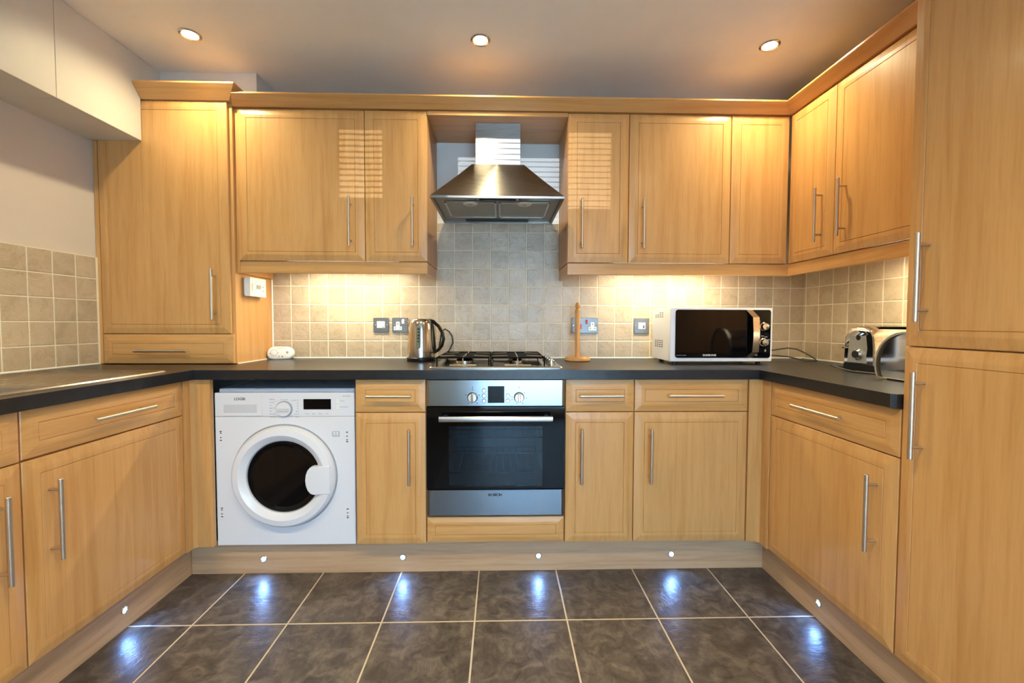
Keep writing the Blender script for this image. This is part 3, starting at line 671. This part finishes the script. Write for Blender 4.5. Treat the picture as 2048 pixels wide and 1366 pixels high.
MB().lathe([(.0165, .010), (.015, .0135), (.001, .014)], (-.001, 0, .074), '-x', 30).build('dial_cap', 'brown', pn, smooth=30)
MB().lathe([(.011, 0), (.011, .001), (.009, .0012)], (-.001, 0, .143), '-x', 20).build('badge', 'dark', pn)
for y in (-.035, .035): box('bread_slot', 'dark', t, .045, .205, y-.014, y+.014, .186, .1886)
g = MB(); g.box(-.016, .004, .055, .067, .095, .103, bev=.002); g.build('lever', 'chrome', t)
MB().tube([(.24, .05, .02), (.10, .115, .006), (.02, .135, .010), (-.03, .11, .018), (-.045, .06, .016), (-.03, .0, .005), (-.01, -.06, .004), (.01, -.12, .004), (.06, -.13, .004)], .0036, 8).build('power_cord', 'cord', t, smooth=60)
for x in (.03, .21):
    for y in (-.06, .06): MB().cyl((x, y, 0), (x, y, .008), .009, 12).build('foot', 'dark', t)

# ------------------------------------------------------------------ bread bin
t = thing('bread_bin', 'roll top steel bread bin half hidden by the tall larder unit', 'bread bin', (1.705, -1.001, .911))
ZB = .054
def ba(r): return [(r*math.cos(2*PI*k/48), max(.006, ZB+r*math.sin(2*PI*k/48))) for k in range(48)]
MB().loft([[(x, y, z) for y, z in ba(.112)] for x in (.004, .325)]).build('body', 'chrome', t, smooth=30)
g = MB(); g.loft([[(x, y, z) for y, z in ba(r_)] for x, r_ in ((.012, .1125), (.012, .119), (-.004, .119), (-.004, .1115))], cap=False); g.build('end_ring', 'panelst', t, smooth=30)
def band(z0, z1, nm, mt):
    zs = [z0+(z1-z0)*k/6 for k in range(7)]; f = lambda rad, z: math.sqrt(max(0, rad**2-(z-ZB)**2))
    MB().loft([[(x, f(.1135, z), z) for z in zs]+[(x, f(.1105, z), z) for z in zs[::-1]] for x in (.013, .324)]).build(nm, mt, t, smooth=30)
band(.022, .050, 'base_band', 'dark')
box('foot', 'dark', t, .006, .322, -.075, .075, 0, .010)

# ------------------------------------------------------------------ sockets and switches
def plate(label, cat, x0, x1, z0=1.057, z1=1.139):
    t = thing('wall_'+cat.split()[-1], label, cat, ((x0+x1)/2, -.009, (z0+z1)/2)); w, h = x1-x0, z1-z0
    g = MB(); g.loft([[(p[0], y, p[1]) for p in rrect(w-2*i, h-2*i, .004, 3)] for y, i in ((0, 0), (-.006, 0), (-.009, .002))]); g.build('plate', 'zinc', t, smooth=30)
    for s in (-1, 1): MB().lathe([(.0032, .0088), (.0032, .0098), (.002, .0102)], (s*(w/2-.009), 0, 0), '-y', 12).build('screw', 'chrome', t)
    return t
def outlet(t, x, z=-.010):
    g = MB(); g.prism([(x-.022, z-.018), (x+.022, z-.018), (x+.022, z+.002), (x+.010, z+.002), (x+.010, z+.028), (x-.010, z+.028), (x-.010, z+.002), (x-.022, z+.002)], 'y', -.011, -.0085); o = g.build('socket_insert', 'whitep', t)
    for dx, dz, w, h in ((0, .016, .002, .004), (-.0125, -.007, .0038, .0018), (.0125, -.007, .0038, .0018)): box('pin_hole', 'dark', o, x+dx-w, x+dx+w, -.0114, -.0105, z+dz-h, z+dz+h)
t = plate('square steel fused switch plate on the tiles left of the kettle socket', 'wall switch', -.386, -.301)
ins = box('switch_insert', 'whitep', t, -.022, .022, -.0115, -.0085, -.017, .020, bev=.001); box('rocker_mark', 'dark', ins, .008, .018, -.0122, -.011, -.013, -.010)
t = plate('steel plug socket with white insert, partly behind the kettle', 'wall socket', -.283, -.197)
outlet(t, -.010); box('rocker', 'whitep', t, .012, .026, -.014, -.0085, .004, .032, bev=.001); box('rocker_mark', 'dark', t, .014, .024, -.0145, -.0135, .004, .007)
t = plate('double width steel cooker switch and socket with red rockers, behind the kitchen roll holder', 'wall socket', .718, .866, 1.055, 1.141)
box('rocker', 'red', t, -.034, -.020, -.014, -.0085, -.020, .006, bev=.001); box('rocker', 'red', t, .003, .014, -.014, -.0085, .008, .032, bev=.001); outlet(t, .042)
t = plate('square steel fused switch plate on the tiles beside the microwave', 'wall switch', 1.070, 1.156, 1.054, 1.140)
ins = box('switch_insert', 'whitep', t, -.020, .020, -.0115, -.0085, -.018, .018, bev=.001); box('rocker_mark', 'ink', ins, .006, .014, -.0122, -.011, -.014, .002)

# ------------------------------------------------------------------ heating programmer and carbon monoxide alarm
t = thing('heating_programmer', 'small white heating programmer fixed to the side of the boiler cabinet', 'programmer', (-.9425, -.205, 1.286), PI/2)
box('back_box', 'whitep', t, -.066, .066, -.016, 0, -.042, .042, bev=.002)
g = MB(); g.loft([[(x, y-.010*math.cos(x*14)+.010, z) for x, z in ((-.072, -.046), (-.036, -.046), (0, -.046), (.036, -.046), (.072, -.046), (.072, .046), (.036, .046), (0, .046), (-.036, .046), (-.072, .046))] for y in (-.014, -.040)]); fc = g.build('cover', 'whitep', t)
box('display', 'grey', fc, -.022, .012, -.0415, -.039, -.008, .012); g = MB()
g.lathe([(.034, .0398), (.034, .041), (.032, .041)], (-.005, 0, 0), '-y', 30, cap=False); g.build('bezel', 'greyl', fc)
for x, z in ((.026, .006), (.040, .004), (.030, -.014), (.044, -.016)): box('push_button', 'inkl', fc, x-.004, x+.004, -.0405, -.036, z-.002, z+.002)
box('flap', 'greyl', fc, -.060, -.042, -.0395, -.036, -.018, .016)
t = thing('carbon_monoxide_alarm', 'rounded white carbon monoxide alarm leaning against the tiles', 'alarm', (-.872, -.075, .911), math.radians(12)); t.rotation_euler = (math.radians(-12), 0, math.radians(10))
g = MB(); g.loft([[(p[0], y, .036+p[1]) for p in rrect(.135-2*i, .072-2*i, .0355-i, 8)] for y, i in ((.034, .006), (.030, 0), (.010, 0), (.002, .004), (0, .008))]); g.build('case', 'whitep', t, smooth=40)
b = MB().lathe([(.017, -.001), (.017, .001), (.0155, .001)], (-.030, 0, .037), '-y', 30, cap=False).build('button_ring', 'grey', t)
MB().lathe([(.014, -.001), (.014, .0015), (.012, .002)], (-.030, 0, .037), '-y', 30).build('test_button', 'whitep', t, smooth=30)
for x, z, w, h in ((.036, .038, .006, .006), (-.004, .016, .003, .004), (.012, .016, .005, .004), (-.049, .033, .004, .0015), (-.011, .036, .004, .0015)): box('marking', 'grey', t, x-w, x+w, -.0006, .0006, z-h, z+h)
box('marking', 'grey', t, -.014, .022, -.0006, .0006, .0595, .0615); text('lettering', 'CO', .006, t, (.004, -.0003, .050), 'inkl')

# ------------------------------------------------------------------ lamps
def downlight(x, y, label, group=None, watt=DOWN):
    t = thing('ceiling_spotlight', label, 'spotlight', (x, y, ZC), 0, group)
    MB().lathe([(.030, 0), (.042, 0), (.042, -.003), (.038, -.006), (.031, -.004), (.030, 0)], n=36, cap=False).build('bezel', 'satin', t, smooth=40)
    MB().lathe([(.030, -.0005), (.030, -.003), (.02, -.004)], n=36).build('lamp', 'lamp', t, smooth=40)
    l = bpy.data.lights.new('spot', 'SPOT'); l.energy = watt*4; l.color = WARM; l.spot_size = math.radians(156); l.spot_blend = 1.; l.shadow_soft_size = .022
    o = bpy.data.objects.new('bulb', l); COL.objects.link(o); o.parent = t; o.location = (0, 0, -.012); return t
for i, x in enumerate((-.998, .231, 1.497)):
    downlight(x, -.525, ('glowing recessed ceiling spotlight near the boxed bulkhead', 'glowing recessed ceiling spotlight above the cooker hood', 'glowing recessed ceiling spotlight near the tall larder unit')[i], 'recessed ceiling spotlights')
    downlight(x, -1.95, ('added unseen ceiling spotlight above the sink bowl side of the room', 'added unseen ceiling spotlight in the middle of the room before the window', 'added unseen ceiling spotlight beside the tall larder unit, nearer the window')[i], 'added unseen ceiling spotlights of the far row', DOWN_FILL)  # far row is out of view, added as fill light
def plinth_light(x, y, z, rz, label):
    t = thing('plinth_light', label, 'plinth light', (x, y, z), rz, 'plinth lights')
    MB().lathe([(.0105, 0), (.0145, 0), (.0145, .002), (.0115, .004), (.0105, .002)], (0, 0, 0), '-y', 24, cap=False).build('bezel', 'chrome', t, smooth=40)
    MB().lathe([(.0108, .0005), (.0108, .002), (.007, .0035)], (0, 0, 0), '-y', 24).build('lens', 'led', t, smooth=40)
    l = bpy.data.lights.new('led', 'SPOT'); l.energy = 1.0; l.color = (.20, .42, 1.); l.spot_size = math.radians(140); l.spot_blend = .8; l.shadow_soft_size = .009
    o = bpy.data.objects.new('bulb', l); COL.objects.link(o); o.parent = t; o.location = (0, -.008, 0); o.rotation_euler = (math.radians(-58), 0, 0)
for x, z, s in ((-.725, .066, 'the washing machine'), (-.114, .067, 'the narrow cabinet between washing machine and oven'), (.491, .067, 'the oven'), (1.093, .068, 'the wide cabinet below the microwave')):
    plinth_light(x, YB+RC, z, 0, 'small glowing blue white plinth light under '+s)
plinth_light(-.981-RC, -.882, .070, PI/2, 'small glowing blue white plinth light under the sink run'); plinth_light(1.4545+RC, -.892, .067, -PI/2, 'small glowing blue white plinth light under the toaster run')
def strip_light(x0, x1, y, label, rz=0, pos=None):
    Ln = x1-x0; t = thing('strip_light', label, 'strip light', pos or ((x0+x1)/2, y, ZW0), rz)
    box('fitting', 'whitep', t, -Ln/2, Ln/2, -.018, .018, -.012, -.0005)
    MB().cyl((-Ln/2+.01, 0, -.016), (Ln/2-.01, 0, -.016), .006, 12).build('tube', 'tube', t, smooth=40)
    l = bpy.data.lights.new('strip', 'AREA'); l.shape = 'RECTANGLE'; l.size = Ln-.04; l.size_y = .012; l.energy = STRIP*Ln; l.color = WARM_STRIP
    o = bpy.data.objects.new('glow', l); COL.objects.link(o); o.parent = t; o.location = (0, 0, -.0235)
strip_light(-.78, -.20, -.175, 'slim strip light under the wall cabinets above the kettle')
strip_light(.90, 1.50, -.175, 'slim strip light under the wall cabinet above the microwave')
strip_light(0, .55, 0, 'slim strip light under the wall cabinet above the toaster', PI/2, (1.885, -.90, ZW0))
